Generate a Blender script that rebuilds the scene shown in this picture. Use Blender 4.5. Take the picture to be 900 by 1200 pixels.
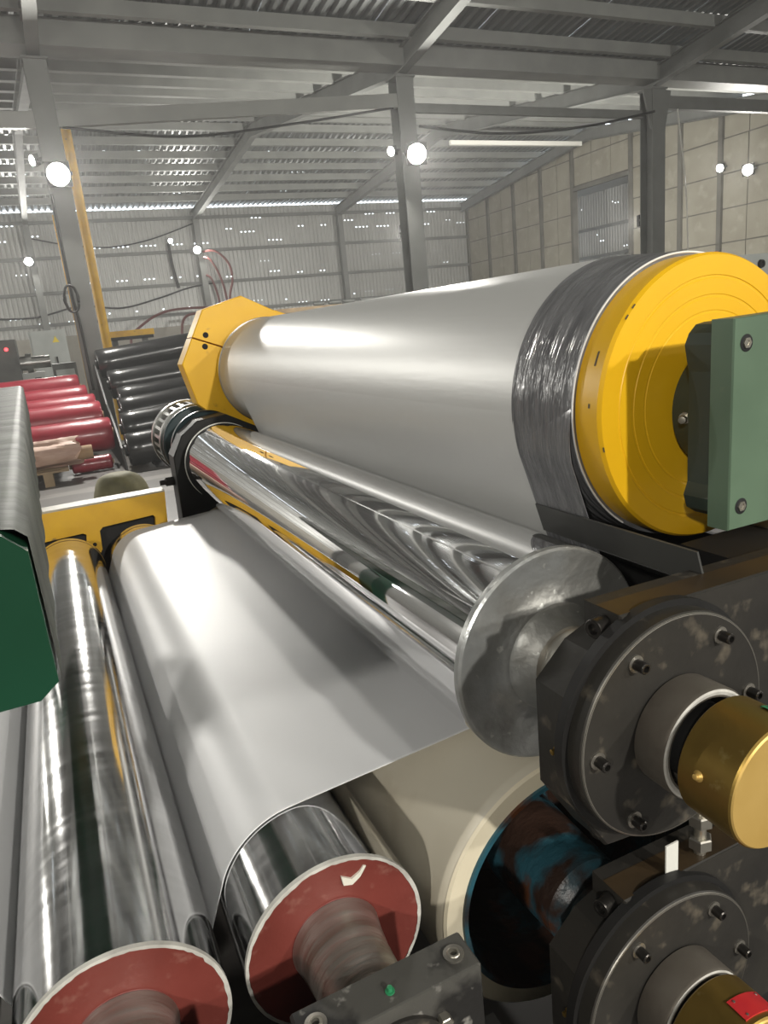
import bpy, math, random
from mathutils import Matrix, Vector
random.seed(7)
PI = math.pi
for o in list(bpy.data.objects):
    bpy.data.objects.remove(o, do_unlink=True)
S = bpy.context.scene
COL = S.collection
H = 1.55                                   # eye height above the hall floor

# ------------------------------------------------------------ camera, world, exposure
# rows: hall axes (x across, y along the rollers, z up) in camera axes
R = Matrix(((0.90040774, 0.19545879, -0.38866665),
            (-0.42407839, 0.19499082, -0.88438459),
            (-0.09707432, 0.96113185, 0.25846109)))
cd = bpy.data.cameras.new('camera')
cd.sensor_fit = 'HORIZONTAL'; cd.sensor_width = 36.0; cd.lens = 830 / 900 * 36.0
cd.clip_start = 0.02; cd.clip_end = 200
cam = bpy.data.objects.new('camera', cd); COL.objects.link(cam)
cam.matrix_world = Matrix.Translation((0, 0, H)) @ R.to_4x4()
S.camera = cam

w = bpy.data.worlds.new('daylight'); S.world = w; w.use_nodes = True
w.node_tree.nodes['Background'].inputs[0].default_value = (0.85, 0.93, 1, 1)
w.node_tree.nodes['Background'].inputs[1].default_value = 4.0
S.view_settings.view_transform = 'Standard'
S.view_settings.look = 'None'
S.view_settings.gamma = 1.0
S.view_settings.use_curve_mapping = False
S.view_settings.exposure = 0.2

# ------------------------------------------------------------ materials
MATS = {}
def mat(name, c1, c2=None, scale=6, rough=0.5, metal=0.0, bump=0.0, stretch=(1, 1, 1), lo=0.35, hi=0.65,
        detail=6, r2=None, bscale=None, emit=None, estr=0, aniso=0, coat=0, spec=None, c3=None, s3=20, lo3=.6, hi3=.66):
    m = bpy.data.materials.new(name); m.use_nodes = True
    nt = m.node_tree; N = nt.nodes; L = nt.links
    b = N['Principled BSDF']
    b.inputs['Base Color'].default_value = (*c1, 1)
    b.inputs['Roughness'].default_value = rough
    b.inputs['Metallic'].default_value = metal
    if coat: b.inputs['Coat Weight'].default_value = coat; b.inputs['Coat Roughness'].default_value = .12
    if spec is not None: b.inputs['Specular IOR Level'].default_value = spec
    if aniso: b.inputs['Anisotropic'].default_value = aniso
    if emit: b.inputs['Emission Color'].default_value = (*emit, 1); b.inputs['Emission Strength'].default_value = estr
    tc = mp = None
    def coords():
        nonlocal tc, mp
        if tc is None:
            tc = N.new('ShaderNodeTexCoord'); mp = N.new('ShaderNodeMapping')
            mp.inputs['Scale'].default_value = stretch
            L.new(tc.outputs['Object'], mp.inputs['Vector'])
        return mp.outputs['Vector']
    def noise(sc, det=detail):
        n = N.new('ShaderNodeTexNoise'); n.inputs['Scale'].default_value = sc; n.inputs['Detail'].default_value = det
        L.new(coords(), n.inputs['Vector']); return n
    def ramp(fac, a, z, ca, cz):
        r = N.new('ShaderNodeValToRGB'); r.color_ramp.elements[0].position = a; r.color_ramp.elements[1].position = z
        r.color_ramp.elements[0].color = ca; r.color_ramp.elements[1].color = cz
        L.new(fac, r.inputs['Fac']); return r
    n = None
    if c2:
        n = noise(scale); r = ramp(n.outputs['Fac'], lo, hi, (*c1, 1), (*c2, 1)); out = r.outputs['Color']
        if c3:
            n3 = noise(s3); r3 = ramp(n3.outputs['Fac'], lo3, hi3, (0, 0, 0, 1), (1, 1, 1, 1))
            mx = N.new('ShaderNodeMix'); mx.data_type = 'RGBA'
            L.new(r3.outputs['Color'], mx.inputs['Factor']); L.new(out, mx.inputs['A']); mx.inputs['B'].default_value = (*c3, 1)
            out = mx.outputs['Result']
        L.new(out, b.inputs['Base Color'])
    if r2 is not None:
        n2 = n or noise(scale); rr = ramp(n2.outputs['Fac'], lo, hi, (rough,) * 3 + (1,), (r2,) * 3 + (1,))
        L.new(rr.outputs['Color'], b.inputs['Roughness'])
    if bump:
        nb = noise(bscale or scale); bp = N.new('ShaderNodeBump'); bp.inputs['Strength'].default_value = bump
        bp.inputs['Distance'].default_value = 0.01
        L.new(nb.outputs['Fac'], bp.inputs['Height']); L.new(bp.outputs['Normal'], b.inputs['Normal'])
    MATS[name] = m
    return m
mat('chrome', (.80, .80, .81), None, rough=.035, metal=1)
mat('chrome_soft', (.62, .62, .62), (.70, .70, .70), 3, rough=.075, metal=1, stretch=(1, 14, 1), r2=.13)
mat('film', (.66, .66, .665), (.69, .69, .695), 2, rough=.46, metal=.05, bump=.05, bscale=900, detail=2)
mat('film_dim', (.51, .51, .495), (.54, .54, .525), 2, rough=.42, metal=.2, bump=.04, bscale=60, stretch=(1, .15, 1), detail=3)  # same film toned darker to stand in for dimmer light on the roller
mat('film_edge', (.8, .8, .8), None, rough=.5)
mat('dark_wrap', (.10, .10, .105), (.17, .17, .175), 9, rough=.28, bump=.7, bscale=16, stretch=(1, 6, 1), coat=.3, detail=3)
mat('dark_plate', (.05, .05, .048), (.065, .065, .06), 4, rough=.45)
mat('yellow', (.86, .49, .008), (.80, .435, .006), 5, rough=.38, c3=(.50, .24, .01), s3=14, lo3=.68, hi3=.76, bump=.03, bscale=30)
mat('yellow_old', (.72, .42, .02), (.60, .33, .02), 7, rough=.45, c3=(.2, .13, .05), s3=18, lo3=.66, hi3=.74)
mat('scuff', (.10, .07, .04), None, rough=.7)
mat('cast_steel', (.50, .51, .50), (.29, .285, .265), 9, rough=.32, metal=.7, bump=.25, bscale=40, r2=.5, lo=.42, hi=.60, detail=9, c3=(.62, .62, .58), s3=60, lo3=.66, hi3=.72)
mat('boss', (.20, .18, .15), (.12, .10, .08), 9, rough=.5, metal=.6, bump=.15, bscale=20)
mat('shaft', (.50, .48, .44), (.30, .27, .23), 6, rough=.38, metal=.85, bump=.25, bscale=12, stretch=(1, 9, 1))
mat('red_paint', (.20, .042, .032), (.15, .03, .022), 8, rough=.48, bump=.2, bscale=25, c3=(.30, .13, .10), s3=34, lo3=.64, hi3=.80, detail=9)
mat('rim_white', (.66, .64, .58), (.42, .40, .36), 25, rough=.6, bump=.3, bscale=40)
mat('paint_chip', (.75, .72, .62), None, rough=.6)
mat('rubber', (.62, .57, .46), (.54, .49, .385), 3, rough=.45, bump=.06, bscale=18, stretch=(1, 1, 1), c3=(.43, .37, .27), s3=5, lo3=.56, hi3=.75)
mat('rubber_face', (.78, .70, .53), (.70, .62, .45), 6, rough=.55)
mat('rust_blue', (.035, .018, .012), (.025, .095, .125), 7, rough=.38, bump=.6, bscale=18, lo=.46, hi=.56, stretch=(1, 1.8, 1), c3=(.10, .035, .014), s3=12, lo3=.56, hi3=.66)
mat('blue_paint', (.035, .12, .155), (.05, .028, .018), 15, rough=.45, lo=.48, hi=.6)
mat('black_iron', (.020, .0185, .0165), (.034, .031, .026), 7, rough=.46, spec=.32, bump=.12, bscale=26, c3=(.16, .135, .10), s3=26, lo3=.58, hi3=.80, detail=9)
mat('black_top', (.06, .038, .018), (.03, .022, .014), 6, rough=.4, spec=.3)
mat('worn_iron', (.075, .072, .064), (.018, .017, .016), 9, rough=.45, spec=.35, lo=.47, hi=.54, bump=.2, bscale=22, detail=9, c3=(.22, .21, .19), s3=40, lo3=.62, hi3=.7)
mat('black', (.012, .012, .012), (.018, .017, .016), 6, rough=.5, spec=.3)
mat('bolt', (.06, .055, .05), None, rough=.3, metal=.8)
mat('hole_shade', (.004, .004, .004), None, rough=.8)  # near-black standing in for the shade inside holes
mat('washer', (.36, .34, .30), None, rough=.4, metal=.9)
mat('zinc', (.50, .47, .40), None, rough=.35, metal=.9)
mat('brass', (.36, .235, .055), (.25, .16, .04), 8, rough=.42, metal=.85, bump=.10, bscale=24, c3=(.50, .38, .14), s3=30, lo3=.66, hi3=.74)
mat('brass_face', (.78, .52, .16), (.68, .43, .11), 8, rough=.42, metal=.55, bump=.05, bscale=30)
mat('green', (.105, .165, .105), (.085, .135, .085), 8, rough=.42, bump=.1, bscale=14, c3=(.27, .28, .18), s3=7, lo3=.66, hi3=.78)
mat('green_dark', (.008, .055, .028), (.006, .042, .02), 6, rough=.3)
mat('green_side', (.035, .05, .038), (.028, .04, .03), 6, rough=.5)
mat('wrap_clear', (.10, .11, .09), (.045, .05, .04), 9, rough=.6, spec=.12, bump=.6, bscale=7, stretch=(.6, 1.6, 1))
mat('red_label', (.62, .03, .03), (.5, .02, .03), 30, rough=.4)
mat('green_label', (.03, .24, .10), None, rough=.35)
mat('white', (.75, .74, .68), None, rough=.5)
mat('worn_edge', (.42, .38, .30), (.30, .26, .18), 20, rough=.5)
mat('gear', (.40, .40, .385), None, rough=.3, metal=.9)
mat('teal_iron', (.03, .05, .055), None, rough=.3)
mat('red_film', (.29, .022, .038), (.23, .016, .028), 4, rough=.32, bump=.25, bscale=7, coat=.3)
mat('black_film', (.011, .011, .012), (.018, .018, .018), 4, rough=.24, bump=.25, bscale=6, coat=.3)
mat('pink_wrap', (.50, .34, .26), (.36, .22, .165), 7, rough=.55, bump=.8, bscale=5, stretch=(.5, 1.5, 2))
mat('cardboard', (.36, .24, .13), (.28, .18, .10), 8, rough=.8)
mat('wood', (.30, .22, .13), (.20, .14, .08), 5, rough=.8, stretch=(1, 6, 1))
mat('olive', (.20, .18, .085), (.11, .10, .045), 6, rough=.7, bump=.5, bscale=9)
mat('cabinet', (.44, .46, .44), (.38, .40, .38), 3, rough=.5)
mat('sign_yellow', (.8, .62, .05), None, rough=.5)
mat('machine_dark', (.07, .075, .07), (.12, .125, .115), 3, rough=.5)
mat('indicator', (.9, .05, .05), None, emit=(1, .05, .06), estr=4)
mat('steel_paint', (.21, .215, .205), (.17, .175, .165), 2, rough=.6)
mat('steel_light', (.29, .295, .275), (.245, .25, .235), 2, rough=.55)
mat('sheet', (.46, .46, .44), (.39, .39, .375), .6, rough=.42, metal=.15)
mat('roof_sheet', (.27, .28, .275), (.21, .22, .215), .5, rough=.4, metal=.3)
mat('concrete', (.33, .31, .27), (.26, .245, .21), 2, rough=.85, bump=.2, bscale=9)
mat('block', (.345, .325, .265), (.29, .27, .215), 1.2, rough=.85, bump=.15, bscale=9, c3=(.38, .36, .30), s3=2.5, lo3=.55, hi3=.7)
mat('post_dark', (.16, .155, .135), (.12, .115, .10), 2, rough=.8)
mat('floor', (.15, .14, .128), (.075, .068, .063), 1.6, rough=.5, stretch=(.35, 1.6, 1), lo=.42, hi=.50, bump=.05, bscale=12)
mat('lamp_body', (.05, .05, .05), None, rough=.4)
mat('lamp_lens', (1, 1, 1), None, emit=(1, .97, .9), estr=45)
mat('cable', (.02, .02, .02), None, rough=.5)
mat('hose_red', (.12, .035, .032), None, rough=.5)
mat('orange', (.75, .12, .03), None, rough=.4)
mat('glass_dark', (.05, .06, .07), None, rough=.15)

# ------------------------------------------------------------ mesh builder
ORG = {}
class MB:
    def __init__(s): s.v = []; s.f = []
    def add(s, vs, fs):
        n = len(s.v); s.v += [tuple(v) for v in vs]; s.f += [tuple(i + n for i in f) for f in fs]; return s
    def box(s, x0, x1, y0, y1, z0, z1, bev=0):
        if bev:
            return s.prism([(x0 + bev, z0), (x1 - bev, z0), (x1, z0 + bev), (x1, z1 - bev), (x1 - bev, z1), (x0 + bev, z1), (x0, z1 - bev), (x0, z0 + bev)], y0, y1)
        vs = [(x, y, z) for z in (z0, z1) for y in (y0, y1) for x in (x0, x1)]
        return s.add(vs, [(0, 2, 3, 1), (4, 5, 7, 6), (0, 1, 5, 4), (2, 6, 7, 3), (0, 4, 6, 2), (1, 3, 7, 5)])
    def prism(s, poly, y0, y1, inset=0):      # poly of (x,z), extruded along y; inset = bevel of the front edge
        n = len(poly); cx = sum(p[0] for p in poly) / n; cz = sum(p[1] for p in poly) / n
        def ins(p):
            d = math.hypot(p[0] - cx, p[1] - cz); k = (d - inset) / d if d > 0 else 1
            return (cx + (p[0] - cx) * k, cz + (p[1] - cz) * k)
        rings = [[(x, y1, z) for x, z in poly]]
        if inset:
            rings.append([(x, y0 + inset, z) for x, z in poly]); rings.append([(ins(p)[0], y0, ins(p)[1]) for p in poly])
        else:
            rings.append([(x, y0, z) for x, z in poly])
        vs = [v for r in rings for v in r]; fs = []
        for k in range(len(rings) - 1):
            for i in range(n):
                j = (i + 1) % n; fs.append((k * n + i, k * n + j, (k + 1) * n + j, (k + 1) * n + i))
        fs.append(tuple(range(n))[::-1]); fs.append(tuple((len(rings) - 1) * n + i for i in range(n)))
        return s.add(vs, fs)
    def lathe(s, o, d, prof, seg=48, a0=0, a1=2 * PI):   # prof [(t along d, radius)]
        o = Vector(o); d = Vector(d).normalized()
        u = d.orthogonal().normalized()
        if abs(d.y) > .99: u = Vector((1, 0, 0))
        q = d.cross(u); vs = []; rings = []
        full = abs(a1 - a0 - 2 * PI) < 1e-6; cnt = seg if full else seg + 1
        for t, r in prof:
            if r <= 1e-7:
                rings.append([len(vs)]); vs.append(o + d * t)
            else:
                k = len(vs); rings.append(list(range(k, k + cnt)))
                for i in range(cnt):
                    a = a0 + (a1 - a0) * i / seg
                    vs.append(o + d * t + (u * math.cos(a) + q * math.sin(a)) * r)
        fs = []
        for A, B in zip(rings, rings[1:]):
            for i in range(seg):
                j = (i + 1) % cnt if full else i + 1
                if len(A) == 1 and len(B) == 1: continue
                if len(A) == 1: fs.append((A[0], B[i], B[j]))
                elif len(B) == 1: fs.append((A[i], B[0], A[j]))
                else: fs.append((A[i], B[i], B[j], A[j]))
        return s.add(vs, fs)
    def cyl(s, a, b, r, seg=24):
        a = Vector(a); b = Vector(b); l = (b - a).length
        return s.lathe(a, b - a, [(0, 0), (0, r), (l, r), (l, 0)], seg)
    def tube(s, pts, r, seg=6):
        pts = [Vector(p) for p in pts]; vs = []; fs = []
        for i, p in enumerate(pts):
            t = (pts[min(i + 1, len(pts) - 1)] - pts[max(i - 1, 0)]).normalized()
            u = t.cross(Vector((0, 0, 1)))
            if u.length < .05: u = t.cross(Vector((1, 0, 0)))
            u.normalize(); q = t.cross(u)
            for k in range(seg):
                a = 2 * PI * k / seg; vs.append(p + u * math.cos(a) * r + q * math.sin(a) * r)
        for i in range(len(pts) - 1):
            for k in range(seg):
                j = (k + 1) % seg; fs.append((i * seg + k, i * seg + j, (i + 1) * seg + j, (i + 1) * seg + k))
        fs.append(tuple(range(seg))[::-1]); fs.append(tuple((len(pts) - 1) * seg + k for k in range(seg)))
        return s.add(vs, fs)
    def ribbon(s, path, y0, y1, th):          # (x,z) path, a strip with thickness th to its right-hand side
        n = len(path); off = []
        for i in range(n):
            a = path[max(i - 1, 0)]; b = path[min(i + 1, n - 1)]; dx, dz = b[0] - a[0], b[1] - a[1]; l = math.hypot(dx, dz)
            off.append((path[i][0] + dz / l * th, path[i][1] - dx / l * th))
        vs = []
        for i, (p, q) in enumerate(zip(path, off)):
            ya = y0[i] if isinstance(y0, list) else y0; yb = y1[i] if isinstance(y1, list) else y1
            vs += [(p[0], ya, p[1]), (p[0], yb, p[1]), (q[0], ya, q[1]), (q[0], yb, q[1])]
        fs = []
        for i in range(n - 1):
            a = 4 * i; b = a + 4
            fs += [(a, a + 1, b + 1, b), (a + 2, b + 2, b + 3, a + 3), (a, b, b + 2, a + 2), (a + 1, a + 3, b + 3, b + 1)]
        fs += [(0, 2, 3, 1), (4 * n - 4, 4 * n - 3, 4 * n - 1, 4 * n - 2)]
        return s.add(vs, fs)
    def build(s, name, m, parent=None, smooth=35, up=True):
        vs = [Vector((x, y, z + H)) for x, y, z in s.v] if up else [Vector(v) for v in s.v]
        if parent is not None: org = ORG[parent.name]
        else:
            xs = [v.x for v in vs]; ys = [v.y for v in vs]; zs = [v.z for v in vs]
            org = Vector(((min(xs) + max(xs)) / 2, (min(ys) + max(ys)) / 2, min(zs)))
        me = bpy.data.meshes.new(name); me.from_pydata([v - org for v in vs], [], s.f); me.validate()
        import bmesh
        bm = bmesh.new(); bm.from_mesh(me); bmesh.ops.recalc_face_normals(bm, faces=bm.faces); bm.to_mesh(me); bm.free()
        if smooth:
            me.shade_smooth(); me.set_sharp_from_angle(angle=math.radians(smooth))
        me.materials.append(MATS[m])
        o = bpy.data.objects.new(name, me); COL.objects.link(o)
        if parent is not None: o.parent = parent
        else: o.location = org
        ORG[o.name] = org
        return o
def tag(o, label, cat, group=None):
    o['label'] = label; o['category'] = cat
    if group: o['group'] = group
    return o
def thing(name, loc, label=None, cat=None, group=None, kind=None):
    e = bpy.data.objects.new(name, None); COL.objects.link(e); e.empty_display_size = .1
    e.location = (loc[0], loc[1], loc[2] + H); ORG[e.name] = e.location.copy()
    if label: tag(e, label, cat, group)
    if kind: e['kind'] = kind
    return e
def struct(o): o['kind'] = 'structure'; return o
def part(me, name, parent, loc=(0, 0, 0), rot=None):      # a child sharing mesh data
    o = bpy.data.objects.new(name, me); COL.objects.link(o); o.parent = parent
    o.location = Vector((loc[0], loc[1], loc[2] + H)) - ORG[parent.name]
    if rot: o.rotation_euler = rot
    ORG[o.name] = ORG[parent.name] + o.location
    return o
def mesh_of(mb, m, smooth=35):
    o = mb.build('tmp', m, smooth=smooth, up=False); me = o.data
    for v in me.vertices: v.co += o.location
    bpy.data.objects.remove(o); return me

# ------------------------------------------------------------ the hall (z relative to eye height)
FL = -H
XL, XR, YF, YB = -14.0, 18.5, -12.5, 29.5
def roof(y):
    if y > 21: return 5.85 - (y - 21) * (5.85 - 4.95) / 8.5
    if y > 12.5: return 4.72 + (y - 12.5) * (5.85 - 4.72) / 8.5
    if y > 4: return 5.85 - (y - 4) * (5.85 - 4.72) / 8.5
    if y > -4.5: return 4.72 + (y + 4.5) * (5.85 - 4.72) / 8.5
    return 5.85 - (y + 12.5) * (5.85 - 4.72) / 8.0
fl = struct(MB().box(XL, XR + 6, YF, YB, FL - .1, FL).build('floor', 'floor', smooth=0))

# roof of corrugated sheets carried by purlins and rafters
ceil = thing('ceiling', (2, 8, 4.7), kind='structure')
def corr_mesh(width, length, pitch, dep, rows, holes, m):
    """corrugated sheet: width along x, length along y, ridges towards +z; holes = set of (row, col) faces left out"""
    nr = int(round(width / pitch)); prof = []
    for i in range(nr):
        x = i * pitch; prof += [(x, 0), (x + .35 * pitch, 0), (x + .5 * pitch, dep), (x + .85 * pitch, dep)]
    prof.append((nr * pitch, 0)); mb = MB(); n = len(prof)
    vs = [(x, y, z) for y in rows for x, z in prof]; fs = []
    for r in range(len(rows) - 1):
        for c in range(n - 1):
            if (r, c) in holes: continue
            fs.append((r * n + c, r * n + c + 1, (r + 1) * n + c + 1, (r + 1) * n + c))
    mb.add(vs, fs); return mesh_of(mb, m, smooth=0)
def sheet_variants(length, m, nholes, width=1.0, pitch=.2, dep=.06, hs=.035):
    out = []
    for k in range(4):
        rows = [0]; hr = []
        ys = sorted(random.uniform(.06, .94) * length for _ in range(6))
        for y in ys:
            if y - rows[-1] < .2: continue
            rows += [y, y + hs]; hr.append(len(rows) - 2)
        rows.append(length); holes = set(); nc = int(round(width / pitch)) * 4
        for r in hr:
            if random.random() < .75:
                c0 = random.randrange(nc)
                for j in range(random.randint(1, nholes)):
                    c = c0 + j * 4
                    if c < nc: holes.add((r, c))
        out.append(corr_mesh(width, length, pitch, dep, rows, holes, m))
    return out
def slope(y0, y1):
    z0, z1 = roof(y0 + 1e-4), roof(y1 - 1e-4); ln = math.hypot(y1 - y0, z1 - z0); a = math.atan2(z1 - z0, y1 - y0)
    var = sheet_variants(ln, 'roof_sheet', 3)
    x = XL; i = 0
    while x < XR + .2:
        part(random.choice(var), 'corrugated_sheet', ceil, (x, y0, z0 + .001 * (i % 2)), (a, 0, 0)); x += 1.0; i += 1
    n = 8
    for k in range(n):
        y = y0 + (y1 - y0) * (k + .5) / n; z = roof(y) - .01
        if y > 28.5: continue
        MB().box(XL, XR, y - .035, y + .035, z - .2, z - .015).box(XL, XR, y - .035, y + .09, z - .215, z - .2).build('purlin', 'steel_light', ceil, smooth=0)
for a in ((21, 29.53), (12.5, 21), (4, 12.5), (-4.5, 4), (-12.5, -4.5)): slope(*a)
CX = [(-5.25, -5.7), (.7, .28), (6.65, 6.2), (12.6, 12.12)]
for xn, xb in CX + [(-11.2, -11.6), (18.2, 18.2)]:
    for (y0, y1, xa, xc) in ((-12.5, -4.5, xn, xn), (-4.5, 4, xn, xn), (4, 12.5, xn, xn), (12.5, 21, xn, (xn + xb) / 2), (21, 29.4, (xn + xb) / 2, xb)):
        z0 = roof(y0 + 1e-4) - .2; z1 = roof(y1 - 1e-4) - .2; mb = MB(); d = .36
        for (hw, t0, t1) in ((.09, 0, .02), (.012, .02, d - .02), (.09, d - .02, d)):
            vs = [(xa - hw, y0, z0 - t0), (xa + hw, y0, z0 - t0), (xa + hw, y0, z0 - t1), (xa - hw, y0, z0 - t1),
                  (xc - hw, y1, z1 - t0), (xc + hw, y1, z1 - t0), (xc + hw, y1, z1 - t1), (xc - hw, y1, z1 - t1)]
            mb.add(vs, [(0, 1, 2, 3), (4, 7, 6, 5), (0, 4, 5, 1), (1, 5, 6, 2), (2, 6, 7, 3), (3, 7, 4, 0)])
        mb.build('rafter', 'steel_paint', ceil, smooth=0)
for yv in (12.5, -4.5):       # valley gutter between the two gables
    MB().box(XL, XR, yv - .22, yv - .20, 4.28, 4.62).box(XL, XR, yv + .2, yv + .22, 4.28, 4.62).box(XL, XR, yv - .22, yv + .22, 4.26, 4.28).build('valley_gutter', 'steel_light', ceil, smooth=0)

# back wall: concrete plinth, corrugated sheets, girts
wb = thing('wall_back', (2, YB, FL), kind='structure')
MB().box(XL, XR, YB - .1, YB + .15, FL, .62).build('plinth', 'concrete', wb, smooth=0)
var = sheet_variants(4.95 - .03 - .55, 'sheet', 4, pitch=.1667, dep=.04)
for i in range(33):
    x = XL + i
    if x < XR - .2: part(random.choice(var), 'corrugated_sheet', wb, (x, YB + .04, .55), (PI / 2, 0, 0))
for z in (1.05, 2.15, 3.35, 4.55):
    MB().box(XL, XR, YB - .13, YB - .07, z - .06, z + .06).build('girt', 'steel_paint', wb, smooth=0)
# unseen sides of the hall (they show in the mirror rollers)
for nm, mb in (('wall_left', MB().box(XL - .2, XL, YF, YB, FL, 5.6)), ('wall_front', MB().box(XL, XR, YF - .2, YF, FL, 5.9))):
    struct(mb.build(nm, 'sheet', smooth=0))

# right wall of big light blocks between dark posts, with an opening to the next hall
wr = thing('wall_right', (XR, 15, FL), kind='structure')
posts = [12.3, 14.0, 15.75, 17.2, 19.25, 22.15, 24.0, 25.8, 27.7, 29.4]
OPY0, OPY1, OPZ = 19.25, 22.15, 3.9
rows = [FL + .93 * k for k in range(9)]
MB().box(XR + .2, XR + .3, YF, 12.3, FL, 5.5).build('backing', 'block', wr, smooth=0)
for a, b in zip(posts, posts[1:]):
    n = max(1, round((b - a) / 1.05))
    for k in range(n):
        ya = a + (b - a) * k / n; yb = a + (b - a) * (k + 1) / n
        for r, z0 in enumerate(rows):
            za, zt = z0, z0 + .93
            if OPY0 - .01 < ya and yb < OPY1 + .01:
                if zt < OPZ + .2 and zt < OPZ + .5 and za < OPZ - .2: continue
                za = max(za, OPZ)
            g = .018
            t0 = min(zt, roof(ya) - .32); t1 = min(zt, roof(yb) - .32)
            if min(t0, t1) < za + .08: continue
            x0 = XR + random.uniform(-.012, .012)
            vs = [(x0, ya + g, za + g), (x0, yb - g, za + g), (x0, yb - g, t1 - g), (x0, ya + g, t0 - g),
                  (XR + .2, ya + g, za + g), (XR + .2, yb - g, za + g), (XR + .2, yb - g, t1 - g), (XR + .2, ya + g, t0 - g)]
            MB().add(vs, [(0, 1, 2, 3), (7, 6, 5, 4), (0, 4, 5, 1), (1, 5, 6, 2), (2, 6, 7, 3), (3, 7, 4, 0)]).build('block', 'block', wr, smooth=0)
def joint(ya, yb, z0, top):   # recessed mortar behind the blocks
    n = 6; mb = MB()
    for k in range(n):
        y0 = ya + (yb - ya) * k / n; y1 = ya + (yb - ya) * (k + 1) / n
        mb.add([(XR + .03, y0, z0), (XR + .03, y1, z0), (XR + .03, y1, roof(y1) - .3), (XR + .03, y0, roof(y0) - .3),
                (XR + .18, y0, z0), (XR + .18, y1, z0), (XR + .18, y1, roof(y1) - .3), (XR + .18, y0, roof(y0) - .3)],
               [(0, 1, 2, 3), (7, 6, 5, 4), (0, 4, 5, 1), (1, 5, 6, 2), (2, 6, 7, 3), (3, 7, 4, 0)])
    mb.build('mortar', 'post_dark', wr, smooth=0)
joint(12.3, OPY0, FL, 0); joint(OPY0, OPY1, OPZ + .02, 0); joint(OPY1, 29.4, FL, 0)
for y in posts:
    MB().box(XR - .09, XR + .05, y - .07, y + .07, FL, roof(y) - .35).build('post', 'post_dark', wr, smooth=0)
MB().box(XR - .12, XR + .02, OPY0, OPY1, OPZ - .05, OPZ + .07).build('lintel', 'post_dark', wr, smooth=0)
MB().add([(XR - .1, y, roof(y) - s) for y in (12.3, 21, 29.4) for s in (.18, .42)] + [(XR + .1, y, roof(y) - s) for y in (12.3, 21, 29.4) for s in (.18, .42)],
         [(0, 1, 3, 2), (2, 3, 5, 4), (6, 8, 9, 7), (8, 10, 11, 9), (1, 7, 9, 3), (3, 9, 11, 5), (0, 2, 8, 6), (2, 4, 10, 8)]).build('eaves_beam', 'post_dark', wr, smooth=0)
nh = thing('wall_next_hall', (XR + 5, 24, FL), kind='structure')     # seen through the opening
var2 = sheet_variants(6.3, 'sheet', 4, pitch=.1667, dep=.04)
for i in range(14):
    part(random.choice(var2), 'corrugated_sheet', nh, (XR + 5, YB + 3.0 - i, FL), (PI / 2, 0, -PI / 2))
for z in (.6, 1.9, 3.1):
    MB().box(XR + 4.85, XR + 4.95, YB - 11, YB + 3, z - .06, z + .06).build('girt', 'steel_paint', nh, smooth=0)
struct(MB().box(XR + .3, XR + 5.2, YB - 11, YB + 3, 4.6, 4.7).build('ceiling_next_hall', 'roof_sheet', smooth=0))
for nm, bx_ in (('wall_next_hall_back', (XR + .3, XR + 5.2, YB + 3, YB + 3.1)), ('wall_next_hall_front', (XR + .3, XR + 5.2, YB - 11.1, YB - 11)), ('wall_next_hall_side', (XR + .31, XR + .4, YB, YB + 3))):
    struct(MB().box(*bx_, FL, 4.7).build(nm, 'sheet', smooth=0))

# columns
def column(x, y, top, label, wdt=.3, haunch=False, m='steel_paint'):
    t = thing('steel_column', (x, y, FL), label, 'column', 'steel columns of the hall')
    h = wdt / 2
    MB().box(x - h, x + h, y - h, y - h + .02, FL, top).box(x - h, x + h, y + h - .02, y + h, FL, top).box(x - .012, x + .012, y - h + .02, y + h - .02, FL, top).build('shaft', m, t, smooth=0)
    MB().box(x - h - .08, x + h + .08, y - h - .08, y + h + .08, FL, FL + .03).build('base_plate', m, t, smooth=0)
    MB().box(x - h - .03, x + h + .03, y - h - .03, y + h + .03, top, top + .03).build('cap_plate', m, t, smooth=0)
    if haunch:
        MB().prism([(x - .42, top - .01), (x + .36, top - .01), (x + h + .01, top - .75), (x - h - .01, top - .75)], y - .16, y - .12).build('haunch', m, t, smooth=0)
    return t
column(.7, 12.5, 4.1, 'grey steel column with cables strapped to it beside yellow posts', .31)
column(6.65, 12.5, 4.1, 'grey steel column carrying a bright floodlight above the large silver roller', .33)
column(12.6, 12.5, 4.1, 'grey steel column with a flared head in front of the block wall', .36, True)
for (xn, xb), lab in zip(CX[1:], ('slim grey column on the corrugated wall above the grey cabinet', 'slim grey column on the corrugated wall where red hoses hang', 'slim grey column on the corrugated wall nearest the block wall')):
    column(xb, 29.15, roof(29.15) - .56, lab, .22)
for x in (-5.25, .7, 6.65, 12.6):
    column(x, -4.5, 4.1, 'grey steel column behind the operator side of the roller machine', .31)
column(-5.25, 12.5, 4.1, 'grey steel column standing apart beyond the green beam', .31)
tb = MB(); 
tb.add([(.85, 12.36, 3.22), (.85, 12.46, 3.22), (.85, 12.46, 3.44), (.85, 12.36, 3.44), (6.5, 12.36, 3.62), (6.5, 12.46, 3.62), (6.5, 12.46, 3.84), (6.5, 12.36, 3.84)],
       [(0, 1, 2, 3), (7, 6, 5, 4), (0, 4, 5, 1), (1, 5, 6, 2), (2, 6, 7, 3), (3, 7, 4, 0)])
tag(tb.build('tie_beam', 'steel_light', smooth=0), 'long grey tie beam spanning between the two lamp carrying columns', 'beam')
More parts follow.
